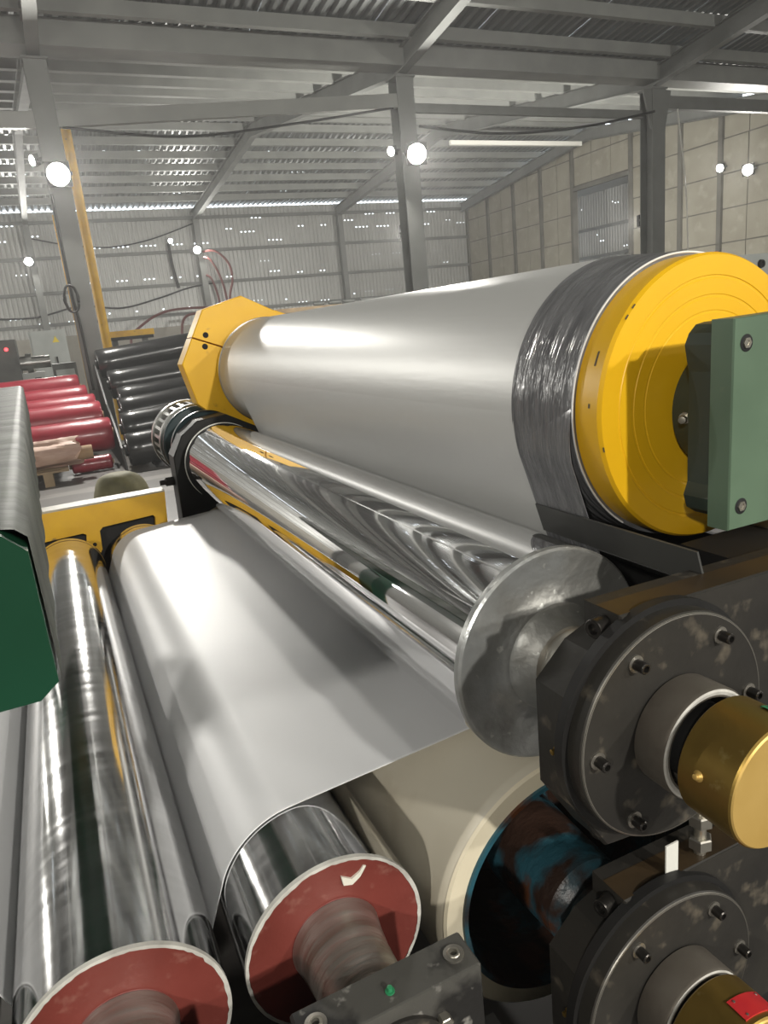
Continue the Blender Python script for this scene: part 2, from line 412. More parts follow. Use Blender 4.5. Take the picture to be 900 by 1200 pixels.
tb = MB().add([(-5.1, 12.36, 3.15), (-5.1, 12.46, 3.15), (-5.1, 12.46, 3.37), (-5.1, 12.36, 3.37), (.54, 12.36, 3.2), (.54, 12.46, 3.2), (.54, 12.46, 3.42), (.54, 12.36, 3.42)],
       [(0, 1, 2, 3), (7, 6, 5, 4), (0, 4, 5, 1), (1, 5, 6, 2), (2, 6, 7, 3), (3, 7, 4, 0)])
tag(tb.build('tie_beam', 'steel_light', smooth=0), 'short visible grey tie beam left of the column with strapped cables', 'beam')
tag(MB().box(6.84, 12.2, 12.38, 12.46, 3.55, 3.7).build('tie_beam', 'steel_paint', smooth=0), 'thin grey tie beam running to the flared head column', 'beam')
tag(MB().box(12.85, 18.3, 12.38, 12.5, 3.75, 4.0).build('tie_beam', 'steel_paint', smooth=0), 'grey tie beam between the flared head column and block wall', 'beam')
tag(MB().box(11.8, 16.6, 19.4, 19.5, 4.74, 4.86).build('strip_light', 'white', smooth=0), 'long pale batten hanging under the far roof slope', 'batten')

# ------------------------------------------------------------ floodlights
def aim(o, d):
    o.rotation_euler = Vector(d).to_track_quat('-Z', 'Y').to_euler()
def floodlight(p, d, power, label, size=.26, spot=True, group='floodlights', rod=None):
    p = Vector(p); d = Vector(d).normalized()
    t = thing('floodlight', p, label, 'lamp', group)
    s = d.cross(Vector((0, 0, 1))).normalized(); u = s.cross(d)
    def bx(a0, a1, b0, b1, c0, c1):
        vs = [p + s * a + u * b + d * c for c in (c0, c1) for b in (b0, b1) for a in (a0, a1)]
        return MB().add(vs, [(0, 2, 3, 1), (4, 5, 7, 6), (0, 1, 5, 4), (2, 6, 7, 3), (0, 4, 6, 2), (1, 3, 7, 5)])
    h = size / 2
    bx(-h, h, -h, h, -.09, -.01).build('housing', 'lamp_body', t, smooth=0)
    MB().lathe(p - d * .012, d, [(0, 0), (0, h * .92), (.006, h * .9), (.009, 0)], 24).build('lens', 'lamp_lens', t)
    mb = bx(-h - .02, -h, -.02, .02, -.16, -.03); b2 = bx(h, h + .02, -.02, .02, -.16, -.03); b3 = bx(-h - .02, h + .02, -.02, .02, -.175, -.16)
    mb.add(b2.v, b2.f); mb.add(b3.v, b3.f); mb.build('bracket', 'lamp_body', t, smooth=0)
    if rod is not None:
        q = p - d * .17; MB().cyl(q, (q.x, q.y, rod), .02, 8).build('hanger_rod', 'steel_paint', t)
    ld = bpy.data.lights.new('floodlight_beam', 'AREA'); ld.energy = power; ld.shape = 'DISK'; ld.size = size * .85; ld.color = (1, .97, .90)
    lo = bpy.data.objects.new('floodlight_beam', ld); COL.objects.link(lo); lo.parent = t; lo.location = d * .004; aim(lo, d)
    return t
floodlight((.7, 12.10, 2.52), (-.1, -1, -.3), 330, 'glaring floodlight on the column beside the yellow posts', .34)
floodlight((6.65, 12.10, 2.80), (-.3, -1, -.3), 330, 'glaring floodlight high on the column above the silver roller', .36)
floodlight((6.31, 12.45, 2.92), (-.9, -.4, -.2), 25, 'small floodlight just beside the glaring column floodlight', .16)
floodlight((.40, 12.75, 2.85), (-.9, -.4, -.2), 30, 'small floodlight behind the left lamp column near the beam', .16)
floodlight((.15, 28.9, 3.22), (0, -1, -.35), 150, 'floodlight on the corrugated wall above the grey cabinet', .3)
floodlight((6.05, 28.9, 3.32), (0, -1, -.35), 150, 'floodlight on the corrugated wall column above the red hoses', .3)
floodlight((5.15, 29.15, 3.72), (0, -1, -.2), 15, 'small round floodlight on corrugated wall near the red hoses', .18)
floodlight((18.2, 14.65, 3.0), (-1, -.3, -.2), 120, 'bright floodlight fixed to the pale block wall', .3)
floodlight((18.25, 15.6, 3.25), (-1, -.2, -.2), 30, 'smaller floodlight on the block wall beside the bright one', .22)
for x, lab in ((6.65, 'added fill floodlight on the rear face of the column above the silver roller'), (12.6, 'added fill floodlight on the rear face of the flared head column')):
    floodlight((x, 12.84, 1.6), (.1, 1, -.05), 420, lab, .24)  # added out of sight behind the columns to brighten the back wall
for y, lab in ((18, 'added fill floodlight on the left hall wall nearer the lamp columns'), (24.5, 'added fill floodlight on the left hall wall nearer the corrugated wall')):
    floodlight((XL + .2, y, 2.6), (1, .35, -.1), 500, lab, .4)  # out of view, added to light the back wall from the left
floodlight((XR + 1.2, 20.0, 3.6), (.8, .5, -.5), 60, 'added fill floodlight in the next hall behind the block wall opening', .24, rod=4.61)  # hidden lamp added to brighten the next hall
# two behind the operator throw the hard shadows; the rest are added fill
floodlight((1.75, -6.1, 2.70), (-.12, 1, -.4), 330, 'key floodlight hanging behind the operator place', .3, rod=5.4)
floodlight((4.6, -5.6, 2.75), (-.5, 1, -.4), 170, 'floodlight hanging behind and right of the operator place', .3, rod=5.0)
floodlight((-4.6, -4.2, 2.7), (.5, 1, -.3), 200, 'added fill floodlight hanging behind and left of the operator place', .3, rod=5.0)
floodlight((-5.25, 12.1, 2.55), (.3, -1, -.3), 280, 'added fill floodlight on the column beyond the green beam', .3)
floodlight((12.6, -4.1, 2.7), (-.3, 1, -.3), 280, 'added fill floodlight on the rear column towards the block wall', .3)

# ------------------------------------------------------------ the roller machine
cA, rA = (.572, -.481), .157
cB, rB = (.868, -.157), .222
cF, rF = (.574, -.868), .223
cD, cE, cG, rD = (.2, -.79), (-.07, -.79), (-.34, -.79), .1245
Y0, Y1 = .75, 2.83
DY = (0, 1, 0)
def ax(c, y): return (c[0], y, c[1])
def lat(c, prof, seg=64): return MB().lathe(ax(c, 0), DY, prof, seg)

# B: large roller wound with silver film, yellow end
film_roller = t = thing('film_roller', (cB[0], 1.9, cB[1] - rB), 'large silver film roller with dark wrapped band and yellow end', 'roller')
lat(cB, [(.93, 0), (.93, rB), (3.03, rB), (3.03, 0)], 128).build('film_winding', 'film_dim', t)
lat(cB, [(3.03, .2), (3.03, rB + .004), (3.05, rB + .004), (3.05, .2)], 96).build('end_ring', 'chrome_soft', t)
lat(cB, [(.80, .15), (.80, .2125)] + [(.815 + i * .0077, .214 + .0085 * i / 15 + random.uniform(-.0005, .0005)) for i in range(15)] + [(.932, rB + .0008), (.932, .2)], 128).build('dark_wrapping', 'dark_wrap', t)
MB().lathe(ax(cB, 0), DY, [(.7995, .2105), (.7985, .2118), (.7985, .2132), (.801, .2132), (.801, .21)], 96, -math.radians(235), -math.radians(60)).build('wrap_edge', 'film_edge', t)
cap = lat(cB, [(.805, .1), (.805, .2065), (.756, .2065), (.7505, .203), (.7505, .176), (.7515, .175), (.7515, .172), (.7505, .171),
               (.7505, .150), (.7513, .149), (.7513, .146), (.7505, .145), (.7505, .128), (.7512, .127), (.7512, .125), (.7505, .124), (.7505, .06), (.7505, 0)], 128).build('end_cap', 'yellow', t, smooth=18)
for a, r, l in ((160, .2068, .10), (176, .2068, .03)):      # scuff marks on the cap's rim
    a = math.radians(a); lat(cB, [(.762, .2066), (.762, r + .0004), (.775, r + .0004), (.775, .2066)], 12) if 0 else None
    MB().lathe(ax(cB, 0), DY, [(.770, .2060), (.770, .2068), (.7735, .2068), (.7735, .2060)], 8, -a, -a + l).build('scuff', 'scuff', cap)
for a in (136, 141, 193):
    a = math.radians(a); MB().lathe(ax(cB, 0), DY, [(.7512, .2022), (.7500, .2035), (.7518, .2048)], 5, -a, -a + .035).build('scuff', 'scuff', cap)
lat(cB, [(.62, 0), (.62, .06), (.75, .06)], 40).build('journal', 'shaft', t)
lat(cB, [(3.05, .07), (3.35, .07), (3.35, 0)], 40).build('journal', 'shaft', t)

# octagonal yellow split collar at its far end
t = thing('octagonal_collar', (.72, 3.1, -.5), 'thick yellow octagonal split collar around the far end of silver roller', 'collar')
P = [(.794, .164), (.926, .095), (1.10, .03), (1.20, -.12), (1.17, -.30), (1.05, -.42), (.83, -.44), (.654, -.36), (.544, -.26), (.507, -.09), (.624, .121)]
sp0, sp1 = (.565, .015), (1.2, -.29)
up = [(.565, .015), (.624, .121), (.794, .164), (.926, .095), (1.10, .03), (1.20, -.12), (1.18, -.24)]
dn = [(.563, .011), (1.18, -.244), (1.17, -.30), (1.05, -.42), (.83, -.44), (.654, -.36), (.544, -.26), (.507, -.09)]
MB().prism(up, 3.07, 3.19, .004).build('upper_half', 'yellow', t, smooth=0)
lh = MB().prism(dn, 3.07, 3.19, .004).build('lower_half', 'yellow', t, smooth=0)
for x, z in ((.622, .018), (.612, -.028)):
    MB().lathe((x, 3.069, z), (0, 1, 0), [(0, 0), (0, .012), (.004, .012)], 16).build('hole_shade', 'hole_shade', t)  # flat dark disc painting the shade of a hole

# A: mirror roller
t = thing('mirror_roller', (cA[0], 1.8, cA[1] - rA), 'mirror polished chrome roller with dull steel end disc', 'roller')
lat(cA, [(Y0 + .012, 0), (Y0 + .012, rA), (Y1, rA), (Y1, 0)], 160).build('shell', 'chrome', t)
lat(cA, [(Y0 + .014, .1), (Y0 + .014, rA + .0012), (Y0 + .004, rA + .0012), (Y0 + .001, rA - .002), (Y0 + .001, rA - .006), (Y0 + .003, rA - .012), (Y0 + .004, .11), (Y0 + .003, .094), (Y0 - .001, .086), (Y0 - .003, .080), (Y0 - .010, .076), (Y0 - .014, .068), (Y0 - .026, .060), (Y0 - .030, .055), (Y0 - .030, 0)], 128).build('end_disc', 'cast_steel', t)
lat(cA, [(Y1 - .002, rA - .01), (Y1 - .002, rA + .0015), (Y1 + .008, rA + .0015), (Y1 + .008, 0)], 96).build('end_ring', 'white', t)
lat(cA, [(.521, 0), (.521, .036), (.53, .036), (.53, .05), (.69, .05), (.70, .055), (.74, .055), (.745, .05)], 48).build('journal', 'shaft', t)
lat(cA, [(Y1, .055), (3.25, .055), (3.25, 0)], 40).build('journal', 'shaft', t)

# F: rubber covered roller below
t = thing('rubber_roller', (cF[0], 1.8, cF[1] - rF), 'cream rubber covered roller with hollow rusty blue end', 'roller')
rb = lat(cF, [(Y0 + .004, rF - .008), (Y0 + .012, rF - .001), (Y0 + .016, rF), (Y1, rF), (Y1, .05)], 128).build('rubber_cover', 'rubber', t)
lat(cF, [(Y0 + .004, rF - .007), (Y0, rF - .011), (Y0, .186), (Y0 + .006, .1855)], 128).build('rubber_end', 'rubber_face', rb)
lat(cF, [(Y0 + .004, .187), (Y0 - .004, .185), (Y0 - .004, .178), (Y0 + .01, .172)], 128).build('steel_lip', 'rust_blue', t)
lat(cF, [(Y0 + .01, .1725), (Y0 + .03, .168), (Y0 + .12, .158), (Y0 + .16, .135), (Y0 + .17, .10), (Y0 + .14, .075), (Y0 + .14, .05)], 96).build('hollow_end', 'rust_blue', t)
lat(cF, [(.521, 0), (.521, .036), (.53, .036), (.53, .05), (.68, .05), (.70, .07), (Y0 + .14, .078)], 48).build('journal', 'rust_blue', t)
lat(cF, [(Y1, .055), (3.2, .055), (3.2, 0)], 40).build('journal', 'shaft', t)

# D, E, G: chrome guide rollers with red ends
def guide(c, label, chip=False):
    t = thing('guide_roller', (c[0], 1.8, c[1] - rD), label, 'roller', 'chrome guide rollers with red ends')
    lat(c, [(Y0 + .012, .05), (Y0 + .012, rD - .006), (Y0 + .005, rD - .004), (Y0 + .005, rD), (Y1, rD), (Y1, 0)], 128).build('shell', 'chrome_soft', t)
    ed = lat(c, [(Y0 + .004, rD - .004), (Y0, rD - .004), (Y0 + .002, .1), (Y0 + .006, .062), (Y0, .056)], 96).build('end_disc', 'red_paint', t)
    n = 128; mb = MB(); vs = []; fs = []
    for i in range(n):      # ragged pale rim
        a = 2 * PI * i / n; r0 = rD - .0032 - random.uniform(0, .0016) - (.0012 if math.sin(3 * a + 1) > .4 else 0); r1 = rD + .0003
        for r, y in ((r0, Y0 - .0006), (r1, Y0 - .0006), (r1, Y0 + .006)): vs.append((c[0] + r * math.cos(a), y, c[1] + r * math.sin(a)))
    for i in range(n):
        j = (i + 1) % n; fs += [(3 * i, 3 * i + 1, 3 * j + 1, 3 * j), (3 * i + 1, 3 * i + 2, 3 * j + 2, 3 * j + 1)]
    mb.add(vs, fs).build('rim', 'rim_white', ed)
    lat(c, [(.50, 0), (.50, .04), (.62, .04), (.62, .052), (.70, .054), (.735, .058), (Y0 + .004, .062)], 48).build('journal', 'shaft', t)
    lat(c, [(Y1, .045), (3.1, .045), (3.1, 0)], 32).build('journal', 'shaft', t)
    lat(c, [(2.79, rD - .001), (2.79, rD + .0008), (2.80, rD + .0008), (2.80, rD - .001)], 64).build('far_band', 'brass', t)
    if chip:
        p = [(.016, .098), (.03, .088), (.042, .094), (.048, .101), (.052, .099), (.042, .086), (.03, .079), (.018, .083)]
        MB().prism([(c[0] + x, c[1] + z) for x, z in p], Y0 - .001, Y0 + .003).build('paint_chip', 'paint_chip', ed, smooth=0)
    return t
guide(cD, 'red ended chrome roller under the white film with chipped paint', True)
guide(cE, 'bare chrome roller with red end between two film covered rollers')
guide(cG, 'red ended chrome roller below the dark green beam')

# film web running through the rollers
def arc(c, r, a0, a1, n):
    return [(c[0] + r * math.cos(math.radians(a0 + (a1 - a0) * i / n)), c[1] + r * math.sin(math.radians(a0 + (a1 - a0) * i / n))) for i in range(n + 1)]
e = .0018
def rarc(c, r0, r1, a0, a1, n):
    return [(c[0] + (r0 + (r1 - r0) * i / n) * math.cos(math.radians(a0 + (a1 - a0) * i / n)), c[1] + (r0 + (r1 - r0) * i / n) * math.sin(math.radians(a0 + (a1 - a0) * i / n))) for i in range(n + 1)]
web = rarc(cB, rB - .0025, rB + e, 170, 197.2, 10) + arc(cA, rA + e, 17.2, -85.9, 40) + arc(cD, rD + e, 94.1, 157.2, 24) \
    + arc(cE, rD + e, -22.8, -157.2, 40) + arc(cG, rD + e, 22.8, 180, 40) + [(cG[0] - rD - e, -1.3)]
ne = [.93 - .045 * min(1, max(0, i - 10) / 41) for i in range(len(web))]
wb_ = MB().ribbon(web[40:], ne[40:], 2.74, .0009).build('film_web', 'film', smooth=50)
MB().ribbon(web[:41], ne[:41], 2.74, .0009).build('upper_run', 'film_dim', wb_, smooth=50)
tag(wb_, 'continuous pale silver film running over and between the rollers', 'film')
sel = MB().ribbon(web[11:], [y - .0015 for y in ne[11:]], [y + .0015 for y in ne[11:]], .0014).build('selvedge', 'film_edge', wb_, smooth=50)
sel['label'] = 'white trimmed edge of the film'

MB().ribbon(rarc(cB, .2100, rB + e, 174, 197.2, 10) + arc(cA, rA + e, 17.2, 0, 8), .802, .9285, .0012).build('dark_selvedge', 'dark_wrap', film_roller, smooth=50)
gp = MB(); gp.ribbon([(.681, -.311), (.696, -.359)], .622, .926, .003); gp.ribbon([(.681, -.311), (.6913, -.344)], .60, .622, .003)
gp = tag(gp.build('guide_plate', 'dark_plate', smooth=20), 'dark grey sloping guide plate beneath the yellow roller end', 'plate')
MB().ribbon([(.6965, -.359), (.735, -.385), (.772, -.40)], .622, .80, .004).build('shade_strip', 'black', gp, smooth=20)  # black strip standing in for the shadow below the plate

# ------------------------------------------------------------ bearings
def screw(parent, p, d=(0, -1, 0), r=.0065, l=.017, wash=True, m='bolt'):
    p = Vector(p); d = Vector(d)
    b = MB().lathe(p, d, [(0, r), (l - .001, r), (l, r - .001), (l, r * .58), (l - .006, r * .52), (l - .006, 0)], 20).build('bolt', m, parent)
    if wash: MB().lathe(p, d, [(0, r * 1.55), (.0025, r * 1.55), (.003, r)], 20).build('washer', 'washer', b)
    return b
def hexbolt(parent, p, d, r, l, m='zinc', name='hex_bolt'):
    p = Vector(p); d = Vector(d).normalized()
    return MB().lathe(p, d, [(0, 0), (0, r), (l - r * .1, r), (l, r * .88), (l, 0)], 6).build(name, m, parent, smooth=0)
def housing(c, label, cover_label, brass_label, dyb, plate_mat, plate_name, rot):
    x, z = c
    t = thing('bearing_housing', (x, .58, z - .17), label, 'bearing', 'black bearing housings')
    poly = [(x - .054, z + .142), (x - .054, z + .112), (x - .084, z + .101), (x - .128, z + .061), (x - .128, z - .075), (x - .08, z - .15), (x + .05, z - .165), (x + .62, z - .165), (x + .62, z + .128)]
    MB().prism(poly, .56, .62, .003).build('body', 'black_iron', t, smooth=0)
    MB().add([(x - .054, .562, z + .1425), (x + .62, .562, z + .1285), (x + .62, .60, z + .1285), (x - .054, .60, z + .1425)], [(0, 1, 2, 3)]) \
        .add([(x - .054, .562, z + .138), (x + .62, .562, z + .124), (x + .62, .60, z + .124), (x - .054, .60, z + .138)], [(3, 2, 1, 0)]).build('top_strip', 'black_top', t, smooth=0)
    screw(t, (x - .055, .585, z + .124), (-1, -.25, .05), .0115, .022, False)
    screw(t, (x - .06, .585, z - .142), (-1, -.25, -.2), .0115, .020, False)
    MB().lathe((x - .128, .582, z - .012), (-1, 0, 0), [(0, .005), (.004, .005), (.004, .003), (.010, .0035), (.012, 0)], 12).build('grease_nipple', 'brass', t)
    lat(c, [(.565, 0), (.565, .147), (.552, .147), (.552, 0)], 96).build('spacer_ring', 'black', t)
    cv = lat(c, [(.555, 0), (.555, .139), (.533, .139), (.530, .1365), (.530, .06), (.530, 0)], 96).build('cover_plate', 'black_iron', t)
    lat(c, [(.5325, .1383), (.5302, .1370), (.5298, .1352)], 96).build('worn_edge', 'washer', cv)
    for a in (4, 56, 122, 180, 236, 300):
        a = math.radians(a); screw(cv, (x + .117 * math.cos(a), .5305, z + .117 * math.sin(a)))
    lat(c, [(.531, .061), (.528, .066), (.490, .067), (.487, .0655), (.487, .056), (.505, .054), (.52, .04)], 64).build('boss', 'boss', t)
    lat(c, [(.4868, .0650), (.4858, .0625), (.4868, .0585)], 64).build('worn_ring', 'rim_white', t)
    j = thing('rotary_joint', (x, .44, z - .07), brass_label, 'joint', 'brass rotary joints')
    r = .067
    lat(c, [(.52, 0), (.52, .045), (.468 + dyb, .045)], 48).build('rotor', 'black', j)
    b = lat(c, [(.468 + dyb, .04), (.468 + dyb, r - .002), (.466 + dyb, r), (.404 + dyb, r + .0015), (.402 + dyb, r)], 96).build('shell', 'brass', j)
    lat(c, [(.402 + dyb, r), (.4005 + dyb, r - .0015), (.4005 + dyb, 0)], 96).build('face', 'brass_face', j)
    a = math.radians(168); MB().lathe((x + r * math.cos(a), .441 + dyb, z + r * math.sin(a)), (math.cos(a), 0, math.sin(a)), [(0, .006), (.001, .006), (.003, .0035), (.006, .003), (.0075, 0)], 14).build('bleed_screw', 'brass_face', b)
    a0, a1 = rot; k = -1
    pl = MB().lathe(ax(c, 0), DY, [(.410 + dyb, r + .001), (.410 + dyb, r + .0032), (.436 + dyb, r + .0028), (.436 + dyb, r + .001)], 14, -math.radians(a0), -math.radians(a1)).build(plate_name, plate_mat, b)
    for yy, aa in ((.414, a0 - 6), (.432, a0 - 6), (.414, a1 + 6), (.432, a1 + 6)):
        a = math.radians(aa); MB().lathe((x + (r + .002) * math.cos(a), yy + dyb, z + (r + .002) * math.sin(a)), (math.cos(a), 0, math.sin(a)), [(0, .002), (.0018, .0015), (.002, 0)], 8).build('rivet', 'washer', pl)
    return t
housing(cA, 'upper black bearing housing holding the mirror roller journal', '', 'upper brass rotary joint with green name plate', 0, 'green_label', 'name_plate', (78, 40))
housing(cF, 'lower black bearing housing holding the rubber roller journal', '', 'lower brass rotary joint with red name plate', .012, 'red_label', 'name_plate', (96, 52))

# jack bolt, nut and pale tag between the two housings
t = thing('adjusting_bolt', (.665, .575, cF[1] + .138), 'steel adjusting bolt with lock nuts between the two bearing housings', 'bolt')
MB().cyl((.665, .575, cF[1] + .136), (.665, .575, cA[1] - .166), .008, 12).build('stud', 'zinc', t)
for z in (cF[1] + .15, cF[1] + .185):
    hexbolt(t, (.665, .575, z), (0, 0, 1), .016, .016, 'washer', 'lock_nut')
tag(MB().box(.595, .616, .566, .568, cF[1] + .135, cF[1] + .185).build('paper_tag', 'white', smooth=0), 'small pale paper tag standing between the black housings', 'tag')

# green bearing block of the film roller
t = thing('green_bearing_block', (.866, .65, -.3), 'weathered green bearing block in front of the yellow roller end', 'bearing')
MB().prism([(.732, -.036), (.732, -.296), (1.0, -.300), (1.0, -.032)], .60, .632, .002).build('front_plate', 'green', t, smooth=0)
bp = [(.768, -.04), (.754, -.042), (.742, -.052), (.735, -.066), (.739, -.085), (.743, -.10), (.743, -.245), (.736, -.262), (.742, -.28), (.758, -.29), (1.0, -.293), (1.0, -.04)]
MB().prism(bp, .632, .675, 0).build('back_body', 'green_side', t, smooth=0)
lat((.866, -.163), [(.675, 0), (.675, .105), (.69, .102), (.70, .088), (.738, .085), (.738, .05)], 64).build('bearing_boss', 'green_side', t)
for x, z in ((.753, -.066), (.753, -.267), (.979, -.066), (.979, -.267)):
    h = MB().lathe((x, .5996, z), (0, -1, 0), [(0, 0), (0, .0105), (.0004, .0095), (.0004, 0)], 20).build('pocket_shade', 'hole_shade', t)  # flat black disc, its colour stands in for the recess shade
    MB().lathe((x, .5995, z), (0, -1, 0), [(0, .0068), (.002, .0066), (.002, .004), (.001, .0035), (.001, 0)], 6).build('bolt', 'zinc', h, smooth=0)
MB().lathe((.782, .715, -.168), (-1, -.6, 0), [(0, .008), (.006, .008), (.006, .004), (.016, .004), (.018, .006), (.024, .005), (.025, 0)], 12).build('grease_nipple', 'zinc', t)
# its pedestal on the frame
tag(MB().box(.92, 1.3, .66, .74, -.352, -.302).build('clamp_bar', 'zinc', smooth=0), 'grey steel clamp bar under the green bearing block', 'bar')

# near bearing blocks of the guide rollers
def block(c, label):
    t = thing('guide_bearing_block', (c[0] + .008, .6, -.88), label, 'bearing', 'bearing blocks of the guide rollers')
    x0, x1 = c[0] - .1, c[0] + .115
    MB().prism([(x0, -.88), (x1, -.88), (x1, -.72), (x1 - .003, -.717), (x0 + .003, -.717), (x0, -.72)], .57, .62, .002).build('body', 'worn_iron', t, smooth=0)
    MB().lathe((c[0], .571, c[1] - .01), (0, -1, 0), [(0, .065), (.006, .065), (.006, .055), (.002, .05), (.002, 0)], 48).build('bearing_cap', 'black_iron', t)
    for x in (x0 + .022, x1 - .022):
        screw(t, (x, .595, -.717), (0, 0, 1), .008, .004, True, 'zinc')
    MB().lathe((c[0] + .008, .590, -.7175), (0, 0, 1), [(0, .0055), (.002, .0055), (.002, .003), (.007, .003), (.008, 0)], 12).build('grease_nipple', 'green_label', t)
    hexbolt(t, (x1 - .055, .571, -.765), (0, -1, 0), .009, .012)
    hexbolt(t, (x0 + .055, .571, -.765), (0, -1, 0), .009, .012)
block(cD, 'black bearing block carrying the chipped red roller end')
block(cE, 'black bearing block carrying the bare chrome roller')
block(cG, 'black bearing block carrying the roller below the green beam')

# machine frames
t = thing('operator_side_frame', (.4, .6, FL), 'black iron side frame carrying the near roller bearings', 'frame')
MB().box(-.75, .36, .57, .63, FL, -.88).build('low_plate', 'black', t, smooth=0)
MB().prism([(.78, FL), (1.35, FL), (1.35, -.353), (.78, -.353)], .62, .72).build('tall_plate', 'black', t, smooth=0)
MB().box(.36, .78, .57, .66, FL, -1.04).build('middle_plate', 'black', t, smooth=0)
tag(MB().box(.93, .94, .72, 2.90, FL + .2, -.388).build('shade_sheet', 'black', smooth=0), 'added black sheet guard behind the rollers under the silver film roller', 'backdrop')  # added sheet standing in for the shaded machine interior
t = thing('drive_side_frame', (.4, 3.1, FL), 'black iron side frame at the far end of the rollers', 'frame')
MB().prism([(.36, FL), (1.35, FL), (1.35, -.44), (.80, -.44), (.76, -.378), (.70, -.345), (.62, -.30), (.5, -.31), (.43, -.36), (.385, -.44)], 2.90, 3.03, .004).build('side_plate', 'black', t, smooth=0)
MB().box(-.75, .36, 3.02, 3.1, FL, -.9).build('low_plate', 'black', t, smooth=0)
MB().lathe((.40, 2.99, -.55), (-1, 0, 0), [(0, 0), (0, .02), (.05, .02), (.055, .012), (.075, .012), (.075, 0)], 6).build('latch_bolt', 'bolt', t, smooth=0)
# slotted coupling and teal hub beyond the mirror roller
t = thing('slotted_coupling', (.54, 3.25, -.6), 'slotted steel coupling ring behind the far end of mirror roller', 'coupling')
cc = (.555, -.44)
lat(cc, [(3.52, 0), (3.52, .165), (3.50, .176), (3.46, .176), (3.46, .145), (3.30, .145), (3.30, .168), (3.27, .168), (3.27, 0)], 64).build('drum', 'gear', t)
for k in range(28):
    a = 2 * PI * k / 28; p = Vector((cc[0] + .155 * math.cos(a), 3.38, cc[1] + .155 * math.sin(a)))
    u = Vector((math.cos(a), 0, math.sin(a))); v = Vector((-math.sin(a), 0, math.cos(a)))
    vs = [p + u * i * .014 + v * j * .007 + Vector((0, k2 * .085, 0)) for k2 in (-1, 1) for j in (-1, 1) for i in (-1, 1)]
    MB().add(vs, [(0, 2, 3, 1), (4, 5, 7, 6), (0, 1, 5, 4), (2, 6, 7, 3), (0, 4, 6, 2), (1, 3, 7, 5)]).build('tooth', 'gear', t, smooth=0)
lat(cc, [(3.27, .145), (3.24, .155), (3.22, .163), (3.205, .163), (3.197, .157), (3.195, .122), (3.06, .122), (3.055, .155), (3.03, .155)], 64).build('hub', 'teal_iron', t)

# yellow far plate with black bearing blocks
t = thing('yellow_bearing_plate', (0, 2.98, -1.0), 'yellow steel plate holding the far black bearing blocks', 'plate')
yp = [(-.75, -.582), (.331, -.576), (.318, -.745), (.268, -.745), (.278, -.672), (.27, -.662), (.075, -.672), (.062, -.685), (.058, -.76), (.03, -.80), (.0, -.76), (.012, -.69), (.0, -.682), (-.19, -.69), (-.2, -.70), (-.2, -.80), (-.75, -.80)]
MB().prism(yp, 2.93, 2.99, 0).build('plate', 'yellow_old', t, smooth=0)
MB().box(-.75, .331, 2.932, 3.02, -.584, -.570).build('top_edge', 'worn_edge', t, smooth=0)
for x in (.163, -.1, -.4):
    MB().box(x - .14, x + .125, 2.965, 3.05, -.9005, -.668).build('bearing_block', 'black', t, smooth=0)
for x, z in ((.03, -.775), (.034, -.735)):
    MB().lathe((x, 2.9295, z), (0, 1, 0), [(0, 0), (0, .008), (.004, .008)], 14).build('hole_shade', 'hole_shade', t)  # flat dark disc painting the shade of a hole

# green cross beam at the left
t = thing('green_cross_beam', (-.2, 1.6, -.2), 'dark green beam with shiny wrapped top above the chrome rollers', 'beam')
def beam_poly(x1, top, bot, r=.012):
    return [(-.36, bot), (x1 - r, bot), (x1, bot + r * .8), (x1, top - r), (x1 - r, top), (-.36, top)]
pa = beam_poly(-.031, -.097, -.203); pb = beam_poly(-.093, -.097, -.203); n = len(pa)
vs = [(x, .45, z) for x, z in pa] + [(x, 2.88, z) for x, z in pb]
MB().add(vs, [(i, (i + 1) % n, n + (i + 1) % n, n + i) for i in range(n)] + [tuple(range(n)), tuple(range(n, 2 * n))[::-1]]).build('beam_body', 'green_dark', t, smooth=30)
q = [(-.36, -.0965), (-.044, -.0965), (-.036, -.098), (-.0305, -.104), (-.0302, -.15), (-.0302, -.198)]; vs = []; fs = []
K = 60
for k in range(K + 1):
    y = .462 + (2.88 - .462) * k / K; dx = -.062 * (y - .45) / 2.43; wv = .0012 * math.sin(k * 1.9) + random.uniform(0, .001)
    for i, (x, z) in enumerate(q): vs.append((x + dx + (wv + .0006 if i > 2 else 0), y, z + (wv + .0008 if i < 4 else 0)))
for k in range(K):
    for i in range(len(q) - 1): a = k * len(q) + i; fs.append((a, a + 1, a + len(q) + 1, a + len(q)))
MB().add(vs, fs).build('plastic_wrapping', 'wrap_clear', t, smooth=60)
for ya, yb in ((.47, .56), (2.72, 2.86)): 
    MB().box(-.62, -.53, ya, yb, FL, -.11).build('leg', 'green_dark', t, smooth=0)
    MB().box(-.53, -.361, ya, yb, -.2, -.11).build('leg_bracket', 'green_dark', t, smooth=0)

